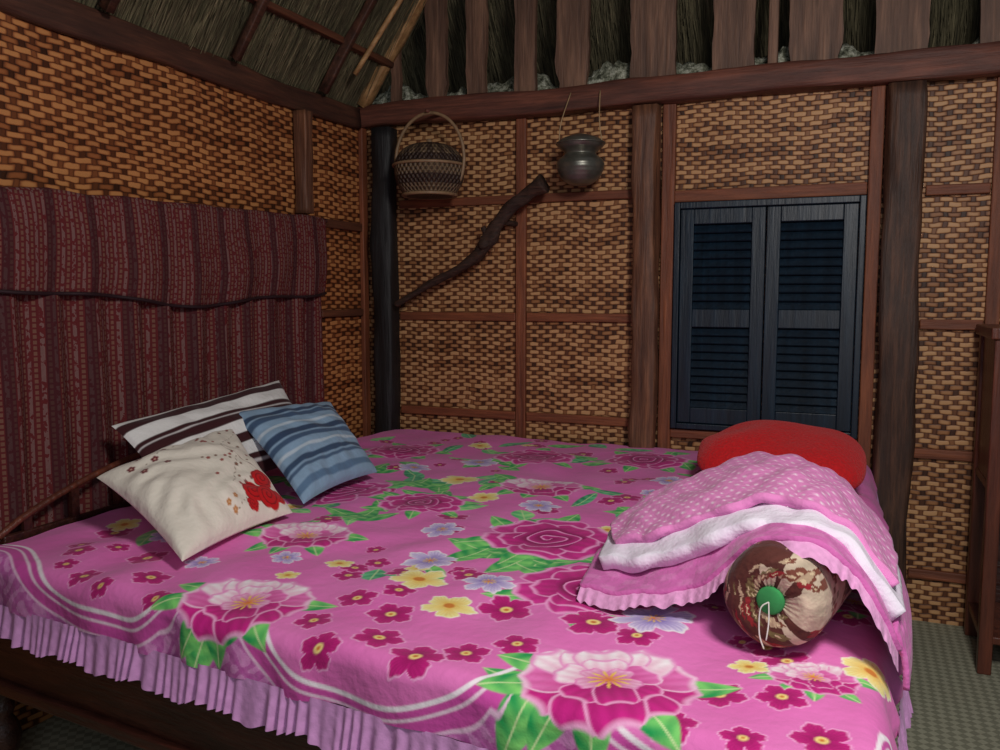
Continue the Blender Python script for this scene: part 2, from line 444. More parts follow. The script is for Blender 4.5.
Xg+=(.007*np.sin(Tt*38+2*np.sin(Tt*7))+flare(Tt))*np.clip(zx/.09,0,1)
sv=S[:,0]
C=np.zeros((ns,ntt,3))
C[:]=lin((232,112,190))
cl=(.5+.5*np.sin(S*11+2*np.sin(Tt*9))*np.sin(Tt*13+2*np.sin(S*8)))[...,None]
C=C*(1-.35*cl)+lin((242,148,210))*.35*cl
def region(cx,cy,r):
    i0=np.searchsorted(sv,cx-r); i1=np.searchsorted(sv,cx+r)
    if i1<=i0: return None
    return slice(i0,i1)
ROT=math.radians(22)
def local(cx,cy,r,rot=0):
    sl_=region(cx,cy,r)
    if sl_ is None: return None
    dx=S[sl_]-cx; dy=Tt[sl_]-cy; a=rot+ROT
    lx=dx*math.cos(a)+dy*math.sin(a); ly=-dx*math.sin(a)+dy*math.cos(a)
    return sl_,lx,ly
def put(sl_,m,col):
    m=np.clip(m,0,1)[...,None]
    C[sl_]=C[sl_]*(1-m)+col*m
def sm(x,w): return np.clip(.5+x/w,0,1)
def gl(a,b,f):
    f=np.clip(f,0,1)[...,None]; return lin(a)*(1-f)+lin(b)*f
def petals(cx,cy,Rr,n_,rot,cin,cout,edge=None,k=.35,cond=None,streak=.25):
    q=local(cx,cy,Rr*1.1,rot)
    if q is None: return
    sl_,lx,ly=q
    if Rr>.05:
        lx=lx+Rr*.05*np.sin(ly/Rr*7+cx*9); ly=ly+Rr*.05*np.sin(lx/Rr*6+cy*9)
    r=np.hypot(lx,ly)/Rr; th=np.arctan2(ly,lx)
    rb=(1-k)+k*np.abs(np.cos(n_*th/2))**.7+.04*np.sin(th*n_*3+1)
    m=sm(rb-r,.04)
    if cond is not None: m=m*cond(lx/Rr,ly/Rr)
    f=(r/rb)+streak*np.sin(th*n_*7)*r
    col=gl(cin,cout,f)
    if edge is not None:
        e=sm(r/rb-.92,.07)[...,None]; col=col*(1-e)+lin(edge)*e
    put(sl_,m,col)
def disc(cx,cy,Rr,col): 
    q=local(cx,cy,Rr*1.2)
    if q is None: return
    sl_,lx,ly=q; put(sl_,sm(Rr-np.hypot(lx,ly),.004),lin(col))
def leaf(cx,cy,L,W,ang,c1=(30,160,84),c2=(140,226,120)):
    q=local(cx,cy,L*1.1,ang)
    if q is None: return
    sl_,lx,ly=q; x=lx/L; w=W*(1-x*x)*(1-.25*x)
    m=sm(w-np.abs(ly),.004)*(np.abs(x)<1)
    f=.5+.5*np.sin(lx*160+np.abs(ly)*160*.7)*.5+ly/W*.4
    col=gl(c1,c2,f); v=sm(.0016-np.abs(ly),.002)[...,None]; col=col*(1-v)+lin((210,236,170))*v
    put(sl_,m,col)
def stamens(cx,cy,Rr):
    q=local(cx,cy,Rr*1.2)
    if q is None: return
    sl_,lx,ly=q; r=np.hypot(lx,ly)/Rr; th=np.arctan2(ly,lx)
    m=sm(.55+.45*np.cos(th*11)-r,.15); put(sl_,m,gl((230,120,40),(250,226,110),r))
def petal1(cx,cy,px,py,L,W,ang,cin,cout,edge):
    """one broad rounded petal, base at (px,py) relative to flower centre"""
    q=local(cx,cy,.22,0)
    if q is None: return
    sl_,lx,ly=q; ca,sa=math.cos(ang),math.sin(ang)
    x=(lx-px)*ca+(ly-py)*sa; y=-(lx-px)*sa+(ly-py)*ca
    x=x/L; w=W*np.sqrt(np.clip(x,0,1))*np.sqrt(np.clip(1-x**4,0,1))*(1+.07*np.sin(x*9+ang*5))
    tip=1-.10*np.abs(np.sin(y/W*3+ang))
    inside=np.minimum((w-np.abs(y))/W,(tip-x)*1.0)
    m=sm(inside,.05)*(x>0)
    f=x*1.05+.16*np.sin(y/W*16)*x
    col=gl(cin,cout,f); e=(1-sm(inside-.07,.07))[...,None]; col=col*(1-e)+lin(edge)*e
    put(sl_,m,col)
def peony(cx,cy,Rr,rot=0,lf=True):
    if lf:
        for a,l in ((2.7,.9),(3.2,1.0),(-.15,.95),(-1.9,.95),(-2.4,1.0),(-1.2,.95)):
            leaf(cx+Rr*l*math.cos(a+ROT),cy+Rr*l*math.sin(a+ROT)*.95,Rr*.42,Rr*.20,a)
    D1=((140,2,84),(216,36,144),(248,176,220)); W1=((236,104,176),(255,246,252),(240,150,208)); P1=((196,26,124),(240,124,196),(252,206,234))
    for a,c in ((-.35,D1),(-2.8,D1),(-1.1,D1),(-2.1,D1),(-1.57,D1)): petal1(cx,cy,0,0,Rr*.98,Rr*.46,a,*c)
    for a,c in ((.15,P1),(3.0,P1),(.75,W1),(2.4,W1),(1.2,W1),(1.9,W1),(1.57,W1)): petal1(cx,cy,0,0,Rr*(.98 if abs(a-1.57)>.5 else .86),Rr*.44,a,*c)
    for a,c in ((-.7,D1),(-2.4,D1),(-1.5,D1),(.4,P1),(2.7,W1),(1.55,W1)): petal1(cx,cy,0,0,Rr*.62,Rr*.34,a,*c)
    for a in (.9,2.2,-.4,-2.9): petal1(cx,cy,0,0,Rr*.38,Rr*.2,a,(200,34,124),(248,190,224),(236,130,196))
    stamens(cx,cy+.02*Rr,Rr*.24)
def rose(cx,cy,Rr,rot=0,lt=(255,172,226)):
    for a in (.2,1.4,2.5,3.6,4.4,5.4): leaf(cx+Rr*1.0*math.cos(a+rot),cy+Rr*1.0*math.sin(a+rot),Rr*.40,Rr*.17,a+rot-ROT+.3*math.sin(a*7))
    D=((150,4,92),(226,50,158),lt)
    for i in range(6):
        a=rot+i*1.047; petal1(cx,cy,0,0,Rr*1.0,Rr*.56,a,*D)
    for i in range(5):
        a=rot+.5+i*1.257; petal1(cx,cy,0,0,Rr*.76,Rr*.46,a,(140,4,86),(218,36,146),lt)
    q=local(cx,cy,Rr*.6,rot)
    if q is None: return
    sl_,lx,ly=q; lx=lx+Rr*.05*np.sin(ly/Rr*12); r=np.hypot(lx,ly*1.1)/(Rr*.52); th=np.arctan2(ly,lx)
    m=sm(.92+.08*np.cos(5*th)-r,.04); g=(r*2.6+th/(2*np.pi)+.12*np.sin(3*th))%1
    col=gl((134,4,82),(214,36,146),g); e=(sm(g-.84,.08)*(1-sm(g-.97,.02)))[...,None]; col=col*(1-e)+lin(lt)*e
    put(sl_,m,col)
def daisy(cx,cy,Rr,cin=(150,6,92),cout=(204,28,130),edge=(250,176,224),n_=5,rot=0):
    petals(cx,cy,Rr,n_,rot,cin,cout,edge,.42); disc(cx,cy,Rr*.2,(250,226,140)); disc(cx,cy,Rr*.09,(210,120,50))
def lav(cx,cy,Rr,rot=0): petals(cx,cy,Rr,6,rot,(120,90,190),(230,216,248),(250,244,252),.4); stamens(cx,cy,Rr*.3)
def yel(cx,cy,Rr,rot=0): petals(cx,cy,Rr,5,rot,(240,190,70),(252,246,170),(255,252,226),.35); disc(cx,cy,Rr*.2,(214,130,50))
# scalloped border
cp=np.array([(.10,-1.985),(.22,-1.99),(.33,-2.05),(.45,-2.13),(.58,-2.165),(.70,-2.175),(.79,-2.13),(.85,-2.04),(.90,-1.985),(.95,-2.01),(1.01,-2.10),(1.10,-2.205),(1.22,-2.262),(1.36,-2.275),(1.47,-2.245),(1.54,-2.16),(1.585,-2.07),(1.63,-2.08),(1.68,-2.17),(1.76,-2.26),(1.88,-2.30),(2.0,-2.29),(2.08,-2.22),(2.12,-2.12),(2.3,-2.1)])
cu=catmull(cp,400); scal1=np.interp(sv,cu[:,0],cu[:,1])
scal=scal1[:,None]*np.ones((1,ntt)); grad=np.gradient(scal1,sv[1]-sv[0])[:,None]; nrm=np.sqrt(1+grad**2)
dd=(Tt-scal)/nrm
dam=(.5+.5*np.sin(S*230)*np.sin(Tt*230))*.35+.65*(np.abs(np.sin(S*62+2*np.sin(Tt*60))*np.sin(Tt*62+2*np.sin(S*50)))>.45)
bc=gl((200,92,176),(234,156,216),dam)
mb=sm(-dd,.004)[...,None]; C[:]=C*(1-mb)+bc*mb
pinkband=(sm(-dd,.004)*sm(dd+.05,.004))[...,None]; C[:]=C*(1-pinkband)+lin((216,82,174))*pinkband
F_P=[(.94,-2.07,.140,.3),(1.70,-2.13,.150,.1),(.79,-1.66,.12,.8),(2.00,-2.0,.075,.5),(1.14,-.90,.14,.2),(2.06,-1.62,.08,2)]
F_R=[(1.35,-1.42,.175,.2),(1.55,-1.74,.165,1.3),(.59,-1.20,.17,.6),(.95,-.45,.16,.3),(1.60,-1.05,.15,2),(1.35,-.35,.16,1),(1.75,-.35,.15,1),(.42,-.5,.15,2),(.90,-1.25,.13,1.4)]
F_D=[(.67,-2.05,.045),(.51,-2.08,.04),(1.28,-2.13,.05),(1.38,-2.18,.055),(1.45,-2.13,.045),(1.52,-2.07,.045),(1.96,-2.10,.042),(1.87,-2.11,.045),
     (1.43,-1.90,.06),(1.61,-1.91,.065),(2.02,-2.20,.045),(.38,-1.98,.04),(1.12,-2.10,.04),(.30,-1.80,.05),(1.19,-2.19,.045),(.33,-1.93,.035),(1.82,-2.23,.04),(1.92,-1.9,.04),(.76,-2.13,.035),(1.92,-2.24,.035),(.60,-2.12,.03),(.42,-2.05,.03),(1.14,-1.98,.045),(1.24,-2.02,.05),(.55,-1.94,.05)]
F_L=[(1.16,-1.70,.065),(1.35,-1.80,.06),(1.71,-1.85,.08),(.80,-.62,.07),(1.08,-1.48,.055),(1.22,-1.14,.06),(1.9,-.8,.06),(.62,-.78,.06),(1.5,-.68,.06),(.48,-1.80,.05)]
F_Y=[(1.33,-1.95,.055),(1.20,-1.83,.065),(.86,-.91,.07),(.28,-1.75,.045),(2.085,-1.93,.05),(1.03,-1.10,.05),(.66,-.3,.05),(.98,-1.80,.035),(1.90,-1.99,.035)]
for i in range(95):
    x=random.uniform(.2,2.05); y=random.uniform(-1.85,-.1)
    leaf(x,y,random.uniform(.05,.09),random.uniform(.02,.034),random.uniform(0,6.28),*random.choice([((30,160,84),(140,226,120)),((70,196,120),(176,240,150)),((20,140,96),(110,214,150))]))
for x,y in ((.50,-.89),(.89,-1.19),(1.37,-1.62),(.80,-1.47),(1.66,-1.77),(.94,-2.17),(1.62,-2.22),(1.25,-1.6),(.75,-1.05)):
    for a in (.4,1.3,2.5,4): leaf(x+.05*math.cos(a),y+.05*math.sin(a),.085,.036,a)
for i in range(110):
    x=random.uniform(.2,2.05); y=random.uniform(-1.95,-.1)
    q=random.random()
    if q<.82: daisy(x,y,random.uniform(.024,.050),rot=random.random()*6)
    elif q<.93: lav(x,y,random.uniform(.030,.045),random.random()*6)
    else: yel(x,y,random.uniform(.022,.035),random.random()*6)
for f in F_R: rose(*f)
for f in F_P[2:]: peony(*f)
for f in F_D: daisy(*f,rot=f[0]*40)
for f in F_L: lav(*f,rot=f[0]*30)
for f in F_Y: yel(*f,rot=f[0]*30)
for off,w,col in ((0,.0044,(255,244,252)),(-.020,.0030,(252,220,240)),(-.050,.003,(250,206,236))):
    m=sm(w-np.abs(dd-off),.003)[...,None]; C[:]=C*(1-m)+lin(col)*m
for f in F_P[:2]: peony(*f)
cloth=cloth_attr_mat('printed_cotton',.8,.45,.10,6)
mk('bedspread',np.stack([Xg,Yg,Zg],-1).reshape(-1,3),gridfaces(ns,ntt)[:,::-1],cloth,bed,True,C.reshape(-1,3))
def ruffle(name,path,outn,drop,amp,pitch,col,mat,parent,nv=8,lift=0,thick=.0,sub=14):
    P=np.array(path,float); seg=np.r_[0,np.cumsum(np.linalg.norm(np.diff(P,axis=0),axis=1))]
    L=seg[-1]; n_=int(L/pitch*sub)+2; u=np.linspace(0,L,n_)
    Q=np.stack([np.interp(u,seg,P[:,i]) for i in range(3)],1)
    if callable(outn): O=np.array([outn(q) for q in Q])
    else: O=np.tile(np.array(outn,float),(n_,1))
    ph=u/pitch*2*np.pi+2.2*np.sin(u*17)+1.9*np.sin(u*43+1); D=np.array(drop,float)
    am=1+.5*np.sin(u*31+2)+.35*np.sin(u*67)
    V=np.zeros((n_,nv,3)); Cc=np.zeros((n_,nv,3)); 
    for j in range(nv):
        s=j/(nv-1); a=amp*(.15+.85*s)
        w=np.sin(ph+.7*s*np.sin(u*23))
        V[:,j]=Q+D*s*(1+.08*np.sin(u*29)+.05*np.sin(u*71))[:,None]+O*(a*am*w+lift*s+.002)[:,None]
        pat=.5+.5*np.sin(u*260)*math.sin(s*14)
        Cc[:,j]=lin(col)*(1-.16*pat[:,None])
    return mk(name,V.reshape(-1,3),gridfaces(n_,nv),mat,parent,True,Cc.reshape(-1,3))
drop_z=ZT-(R+(DR-R*math.pi/2))
xs=np.linspace(BX0,BX1,40)
path=[(x,yf(x)-.004,drop_z+.008) for x in xs]+[(BX1+.002+flare(y),y,drop_z+.008) for y in np.linspace(yf(BX1),BY1,40)]
def outd(q):
    if q[0]<BX1-.002: return (-.1,-.99,0)
    return (1,0,0)
ruffle('skirt_ruffle',path,outd,(0,0,-.078),.0055,.027,(220,158,216),cloth,bed,12,.012)
def prism(name,pts,z0,z1,mat,parent,bev=.01):
    n_=len(pts); V=[(x,y,z0) for x,y in pts]+[(x,y,z1) for x,y in pts]
    F=[tuple(range(n_-1,-1,-1)),tuple(range(n_,2*n_))]+[(i,(i+1)%n_,n_+(i+1)%n_,n_+i) for i in range(n_)]
    ob=mk(name,V,F,mat,parent)
    if bev: b=ob.modifiers.new('b','BEVEL'); b.width=bev; b.segments=3
    return ob
mat_m=plain_mat('mattress_cloth',(150,130,140),.9)
e=.03
prism('mattress',[(BX0+.01,BY1),(BX0+.01,yf(BX0)+e),(BX1-e,yf(BX1)+e),(BX1-e,BY1)],.42,.565,mat_m,bed)
prism('front_rail',[(BX0-.02,yf(BX0)+.045),(BX0-.02,yf(BX0)+.012),(BX1,yf(BX1)+.012),(BX1,yf(BX1)+.045)],.27,.47,dark_wood,bed,.006)
prism('front_rail_lip',[(BX0-.02,yf(BX0)+.03),(BX0-.02,yf(BX0)-.004),(BX1,yf(BX1)-.004),(BX1,yf(BX1)+.03)],.27,.30,dark_wood,bed,.006)
box('side_rail',BX1-.05,BX1-.015,yf(BX1)+.05,BY1,.27,.47,dark_wood,bed)
box('head_side_rail',BX0-.015,BX0+.02,yf(BX0)+.05,BY1,.27,.47,dark_wood,bed)
box('slat_deck',BX0+.02,BX1-.05,yf(BX0)+.05,BY1,.39,.418,dark_wood,bed)
legp=[(.0,0),(.03,0),(.034,.02),(.024,.045),(.022,.06),(.036,.09),(.042,.12),(.036,.15),(.022,.175),(.03,.19),(.03,.2),(.022,.21),(.034,.235),(.036,.25),(.036,.47),(0,.472)]
for i,(x,y) in enumerate(((BX0+.02,yf(BX0)+.05),(BX1-.05,yf(BX1)+.06),(BX0+.02,BY1-.05),(BX1-.05,BY1-.05))):
    lathe('leg_%d'%(i+1),legp,(x,y,0),dark_wood,bed,24)
hp=[(.108,y,.60+.14*math.sin(math.pi*(y+1.98)/1.30)**.8 if -1.98<y<-.68 else .60) for y in np.linspace(-1.98,-.68,26)]
tube('headboard_rail',hp,[.009]*26,cab_m,bed,12,2)
for k_ in range(9):
    y=-1.90+k_*.145; z=.60+.14*math.sin(math.pi*(y+1.98)/1.30)**.8
    box('headboard_slat_%d'%(k_+1),.103,.113,y-.012,y+.012,.40,z,dark_wood,bed,0)
box('headboard_foot',.100,.116,-1.97,-.69,.40,.60,dark_wood,bed)

# ---------------------------------------------------------------- pillows
def pillow(name,A,B,Cc,D,th,paint,n_=130,flat=.35,seed=0):
    A,B,Cc,D=[np.array(v,float) for v in (A,B,Cc,D)]
    a=np.linspace(0,1,n_)[:,None]*np.ones((1,n_)); b=a.T
    e=.04
    bow=lambda x:4*x*(1-x)
    a2=a+(.5-a)*2*e*bow(b); b2=b+(.5-b)*2*e*bow(a)
    P=(A*((1-a2)*(1-b2))[...,None]+B*(a2*(1-b2))[...,None]+Cc*(a2*b2)[...,None]+D*((1-a2)*b2)[...,None])
    N=np.cross(D-A,B-A); N/=np.linalg.norm(N)
    if N[2]<0: N=-N
    prof=(np.clip(1-(2*a-1)**2,0,1)*np.clip(1-(2*b-1)**2,0,1))**.42
    rr=np.hypot(a-.5,b-.5); th_=np.arctan2(b-.5,a-.5)
    crease=.08*np.sin(th_*14+3*np.sin(rr*8+seed))*np.clip((rr-.2)/.3,0,1)
    wrk=.06*np.sin(a*17+3*np.sin(b*9)+seed)*np.sin(b*14+seed)+.06*np.sin(a*9-b*11+seed*2)+crease
    top=P+N*(th*prof*(1+wrk))[...,None]; bot=P-N*(th*flat*prof)[...,None]
    f1=gridfaces(n_,n_)
    V=np.concatenate([top.reshape(-1,3),bot.reshape(-1,3)]); f2=f1[:,::-1]+n_*n_
    col=paint(a,b); cols=np.concatenate([col.reshape(-1,3)]*2)
    return mk(name,V,np.concatenate([f1,f2]),pil_m,None,True,cols)
pil_m=cloth_attr_mat('pillow_cotton',.85,.4,.1,9)
def fill(a,c): return np.ones(a.shape+(3,))*lin(c)
def pt(col,m,c): m=np.clip(m,0,1)[...,None]; return col*(1-m)+lin(c)*m
def paint_white(a,b):
    c=fill(a,(236,228,214))
    def fl(c,x,y,r,co,n_=5,core=(236,200,170)):
        d=np.hypot(a-x,b-y); th=np.arctan2(b-y,a-x); rb=r*(.7+.3*np.abs(np.cos(n_*th/2)))
        c=pt(c,sm(rb-d,.01),co); return pt(c,sm(r*.22-d,.01),core)
    def rs(c,x,y,r):
        d=np.hypot(a-x,b-y)/r; th=np.arctan2(b-y,a-x); rb=.86+.14*np.abs(np.cos(2.5*th))
        c=pt(c,sm(rb-d,.06),(200,18,24)); g=(d*2.6+th/(2*np.pi))%1
        return pt(c,sm(rb-d,.06)*sm(g-.8,.1),(120,6,14))
    for (x0,y0,x1,y1) in ((.62,.2,.92,.7),(.2,.2,.5,.1),(.75,.3,.95,.15),(.78,.5,.6,.75),(.5,.95,.7,.85)):
        t_=np.clip(((a-x0)*(x1-x0)+(b-y0)*(y1-y0))/((x1-x0)**2+(y1-y0)**2),0,1)
        d=np.hypot(a-x0-t_*(x1-x0)+.01*np.sin(t_*20),b-y0-t_*(y1-y0)); c=pt(c,sm(.004-d,.006),(110,80,60))
    r_=random.Random(3)
    for i in range(30):
        x,y=r_.uniform(.5,.98),r_.uniform(.03,.8)
        c=fl(c,x,y,r_.uniform(.010,.018),r_.choice([(120,30,40),(150,50,50),(110,80,60)]),5,(190,120,100))
    for x,y in ((.12,.16),(.2,.1),(.26,.2),(.36,.12),(.14,.28),(.3,.3)): c=fl(c,x,y,.026,(112,28,40),5,(220,180,160))
    for x,y in ((.50,.93),(.54,.86),(.47,.88)): c=fl(c,x,y,.02,(190,120,50))
    for x,y,r in ((.66,.93,.05),(.93,.90,.06),(.72,.84,.09),(.87,.74,.09),(.83,.89,.10)): c=rs(c,x,y,r)
    return c
def paint_blue(a,b):
    b=b+.008*np.sin(a*9)
    c=fill(a,(142,172,200))
    for lo,hi,co in ((.0,.05,(104,132,162)),(.13,.18,(54,74,104)),(.20,.26,(68,92,124)),(.33,.36,(196,212,226)),(.42,.48,(54,74,104)),(.50,.55,(72,96,128)),(.61,.64,(196,212,226)),(.70,.75,(58,80,110)),(.77,.80,(78,102,132)),(.88,.94,(96,126,158))):
        c=pt(c,sm(b-lo,.012)*sm(hi-b,.012),co)
    return c
def paint_brown(a,b):
    c=fill(a,(62,26,30))
    for lo,hi,co in ((.0,.05,(226,224,220)),(.15,.30,(236,234,232)),(.345,.362,(206,200,200)),(.46,.60,(236,234,232)),(.70,.84,(232,230,228)),(.90,.93,(206,200,200))):
        c=pt(c,sm(b-lo,.010)*sm(hi-b,.010),co)
    return c
pillow('striped_pillow',(.15,-1.66,.835),(.17,-.94,.895),(.40,-.98,.66),(.42,-1.74,.64),.055,paint_brown,seed=1)
pillow('striped_pillow',(.26,-1.30,.830),(.32,-.85,.815),(.62,-1.03,.620),(.65,-1.475,.620),.062,paint_blue,seed=2)
pillow('floral_pillow',(.30,-1.85,.740),(.33,-1.38,.795),(.68,-1.565,.620),(.71,-2.00,.620),.078,paint_white,n_=170,seed=3)

# ---------------------------------------------------------------- red cushion
def red_mat():
    n=NT('red_velour'); n.coords(); f=n.noise(n.tc.outputs['Object'],120,3)
    n.color(n.mix(f,(170,4,12),(240,14,26))); n.rough(.85)
    try: n.bsdf.inputs['Sheen Weight'].default_value=.3; n.bsdf.inputs['Sheen Tint'].default_value=(1,.3,.3,1)
    except Exception: pass
    n.bump(f,.8,.008); return n.mat
V=[];nu,nv=96,48
for i in range(nu):
    th=2*math.pi*i/nu; c,s=math.cos(th),math.sin(th); ex=.62
    for j in range(nv):
        ph=-math.pi/2+math.pi*j/(nv-1); cp_,sp=math.cos(ph),math.sin(ph)
        rr=max(cp_,0)**.6
        x=math.copysign(abs(c)**ex,c)*rr*.255; y=math.copysign(abs(s)**ex,s)*rr*.20
        z=math.copysign(abs(sp)**.95,sp)*.082
        z*=1-.35*(abs(x)/.26)**3
        x*=1+.06*noise.noise(Vector((x*6,y*6,z*6))); z+=.03*noise.noise(Vector((x*6,y*6,1)))+ y*.18
        V.append((1.84+x,-.60+y,.685+z))
F=[]
for i in range(nu):
    for j in range(nv-1): F.append((i*nv+j,((i+1)%nu)*nv+j,((i+1)%nu)*nv+j+1,i*nv+j+1))
mk('red_cushion',V,F,red_mat(),None,True)

# ---------------------------------------------------------------- folded quilt
quilt=empty('folded_quilt')
def sheetgrid(name,rows,nu,nv,paint,thick,wamp,seed,parent,fray=0):
    G=np.array(rows,float)
    A=np.stack([catmull(G[r],nu) for r in range(G.shape[0])],0)
    B=np.stack([catmull(A[:,i],nv) for i in range(nu)],0)
    a=np.linspace(0,1,nu)[:,None]; b=np.linspace(0,1,nv)[None,:]
    B[...,2]+=wamp*(np.sin(a*14+seed+3*np.sin(b*5))*np.sin(b*9+seed)+.6*np.sin(a*31+b*17+seed+2*np.sin(a*9))+.35*np.sin(a*57-b*23+seed))
    if fray: B[...,1]+=fray*(np.sin(a*23+seed)+.6*np.sin(a*51+seed*2))*b**3
    cols=paint(a+0*b,b+0*a)
    ob=mk(name,B.reshape(-1,3),gridfaces(nu,nv),cloth2,parent,True,cols.reshape(-1,3))
    m=ob.modifiers.new('s','SOLIDIFY'); m.thickness=thick; m.offset=0
    return ob,B
cloth2=cloth_attr_mat('quilt_cotton',.85,.5,.12,12)
def paint_dot(a,b):
    c=fill(a,(226,136,196)); u=a*30; v=b*28; k=(np.floor(v)%2)*.5
    d=np.hypot((u+k)%1-.5,v%1-.5); return pt(c,sm(.17-d,.12),(250,222,240))
def paint_wh(a,b): return pt(fill(a,(236,228,242)),(.3*np.sin(a*40)*np.sin(b*30)),(226,200,230))
def paint_pk(a,b): return pt(fill(a,(210,108,178)),.4*(np.sin(a*60)*np.sin(b*50)>.3),(232,150,206))
top=[[(1.60,-1.20,.615),(1.72,-1.10,.63),(1.86,-1.02,.64),(1.99,-1.02,.64),(2.09,-1.10,.60)],
     [(1.57,-1.38,.67),(1.70,-1.28,.745),(1.84,-1.22,.785),(2.00,-1.28,.775),(2.115,-1.35,.66)],
     [(1.545,-1.53,.668),(1.68,-1.50,.745),(1.83,-1.48,.805),(2.00,-1.52,.805),(2.125,-1.58,.68)],
     [(1.585,-1.67,.665),(1.72,-1.70,.725),(1.87,-1.71,.795),(2.00,-1.745,.80),(2.12,-1.82,.70)]]
sheetgrid('top_layer',top,150,140,paint_dot,.020,.006,1,quilt,.006)
def shift(rows,last,z): 
    r=[[ (p[0],p[1],p[2]-z) for p in row] for row in rows[:-1]]; r.append(last); return r
wh=shift(top,[(1.570,-1.725,.638),(1.725,-1.765,.684),(1.875,-1.795,.762),(2.01,-1.825,.774),(2.125,-1.875,.668)],.028)
sheetgrid('lining_layer',wh,110,60,paint_wh,.030,.004,2,quilt,.006)
lowlast=[(1.55,-1.80,.612),(1.68,-1.83,.625),(1.80,-1.84,.665),(1.90,-1.89,.768),(2.00,-1.91,.780),(2.085,-1.92,.70),(2.125,-1.92,.62)]
low=[[(1.56,-1.25,.605),(1.66,-1.18,.61),(1.76,-1.12,.615),(1.86,-1.10,.615),(1.96,-1.10,.61),(2.04,-1.12,.60),(2.09,-1.15,.59)],
     [(1.53,-1.45,.622),(1.64,-1.42,.65),(1.76,-1.40,.70),(1.87,-1.40,.725),(1.97,-1.40,.725),(2.06,-1.43,.68),(2.11,-1.45,.60)],
     [(1.53,-1.62,.618),(1.66,-1.64,.64),(1.78,-1.68,.70),(1.89,-1.70,.765),(1.99,-1.72,.770),(2.075,-1.73,.70),(2.125,-1.74,.61)],
     lowlast]
ob,B=sheetgrid('lower_layer',low,120,70,paint_pk,.014,.003,3,quilt,.004)
ed=B[:,-1]+np.array([0,.004,0])
ruffle('lower_frill',ed,(0,-.25,.97),(0,-.028,-.022),.0026,.024,(232,166,214),cloth2,quilt,8)
ed2=np.array([(2.10,-1.15,.60),(2.125,-1.35,.63),(2.135,-1.58,.65),(2.128,-1.78,.66),(2.118,-1.90,.65)])
sheetgrid('hanging_side',[[tuple(p) for p in ed2],[(p[0]+.018,p[1],p[2]-.05) for p in ed2],[(p[0]+.022,p[1]-.01,p[2]-.095) for p in ed2]],80,20,paint_pk,.010,.003,5,quilt)

# ---------------------------------------------------------------- bolster
bol=empty('bolster_pillow')
ax=Vector((.20,.98,0)).normalized(); c0=Vector((1.925,-1.955,.688)); rb=.088
prof=[(.001,.020),(.018,.014),(.032,.006),(.055,.000),(.072,.006),(.083,.020),(rb,.045),(rb*1.01,.15),(rb,.30),(rb*.98,.42),(.07,.46),(.03,.475),(.001,.478)]
P2=catmull(prof,190)
br_=random.Random(11)
spots=[(br_.uniform(-.28,.28),br_.uniform(-.1,.5),br_.uniform(.006,.015),br_.choice([0,0,1,1,2])) for _ in range(420)]
SP=np.array([(s[0],s[1],s[2]) for s in spots]); SK=[s[3] for s in spots]
def bcol(th,r,z):
    u=((th+math.pi)%(2*math.pi)-math.pi)*max(r,.02); v=(r-.088) if z<.045 else z-.02
    side=math.cos(th)*.9+math.sin(th)*.25
    n1=noise.noise(Vector((math.cos(th)*2.2,math.sin(th)*2.2,v*9)))
    cream=side+n1*1.2>.50
    base=lin((198,180,158)) if cream else lin((84,42,36))
    base=base*(1+.35*noise.noise(Vector((u*60,v*60,3))))
    d=np.hypot(SP[:,0]-u,SP[:,1]-v); k=int(np.argmin(d/SP[:,2])); q=d[k]/SP[k,2]
    an=math.atan2(SP[k,1]-v,SP[k,0]-u); q=q/(.65+.35*abs(math.cos(2.5*an+k)))
    if q<1:
        c=[(136,34,40),(176,150,124),(112,96,62)][SK[k]] if not cream else [(150,36,46),(118,66,52),(124,112,80)][SK[k]]
        if q<.28: c=(206,184,150)
        base=lin(c)
    return base
def rfn(th,s):
    k=max(0,1-abs(s-.13)/.2); return 1+.05*k*math.sin(th*26+2*math.sin(th*3))+.014*math.sin(th*5+s*9)
bm=cloth_attr_mat('bolster_print',.8,.4,.1,16)
lathe('body',[tuple(map(abs,p)) for p in P2],c0,bm,bol,260,ax,rfn,bcol)
green=plain_mat('green_felt',(50,140,76),.9)
lathe('end_button',[(.001,.002),(.020,.003),(.0235,.006),(.024,.014),(.001,.016)],c0,green,bol,28,ax)
strm=plain_mat('string_white',(220,214,200),.8)
cc=c0-ax*.001
tube('tie_string',[cc,cc+Vector((-.012,-.010,-.01)),cc+Vector((-.012,-.016,-.05)),cc+Vector((-.004,-.016,-.075))],[.0013]*4,strm,bol,6,6)
tube('tie_string_b',[cc,cc+Vector((.002,-.012,-.03)),cc+Vector((-.001,-.016,-.060))],[.0012]*3,strm,bol,6,6)

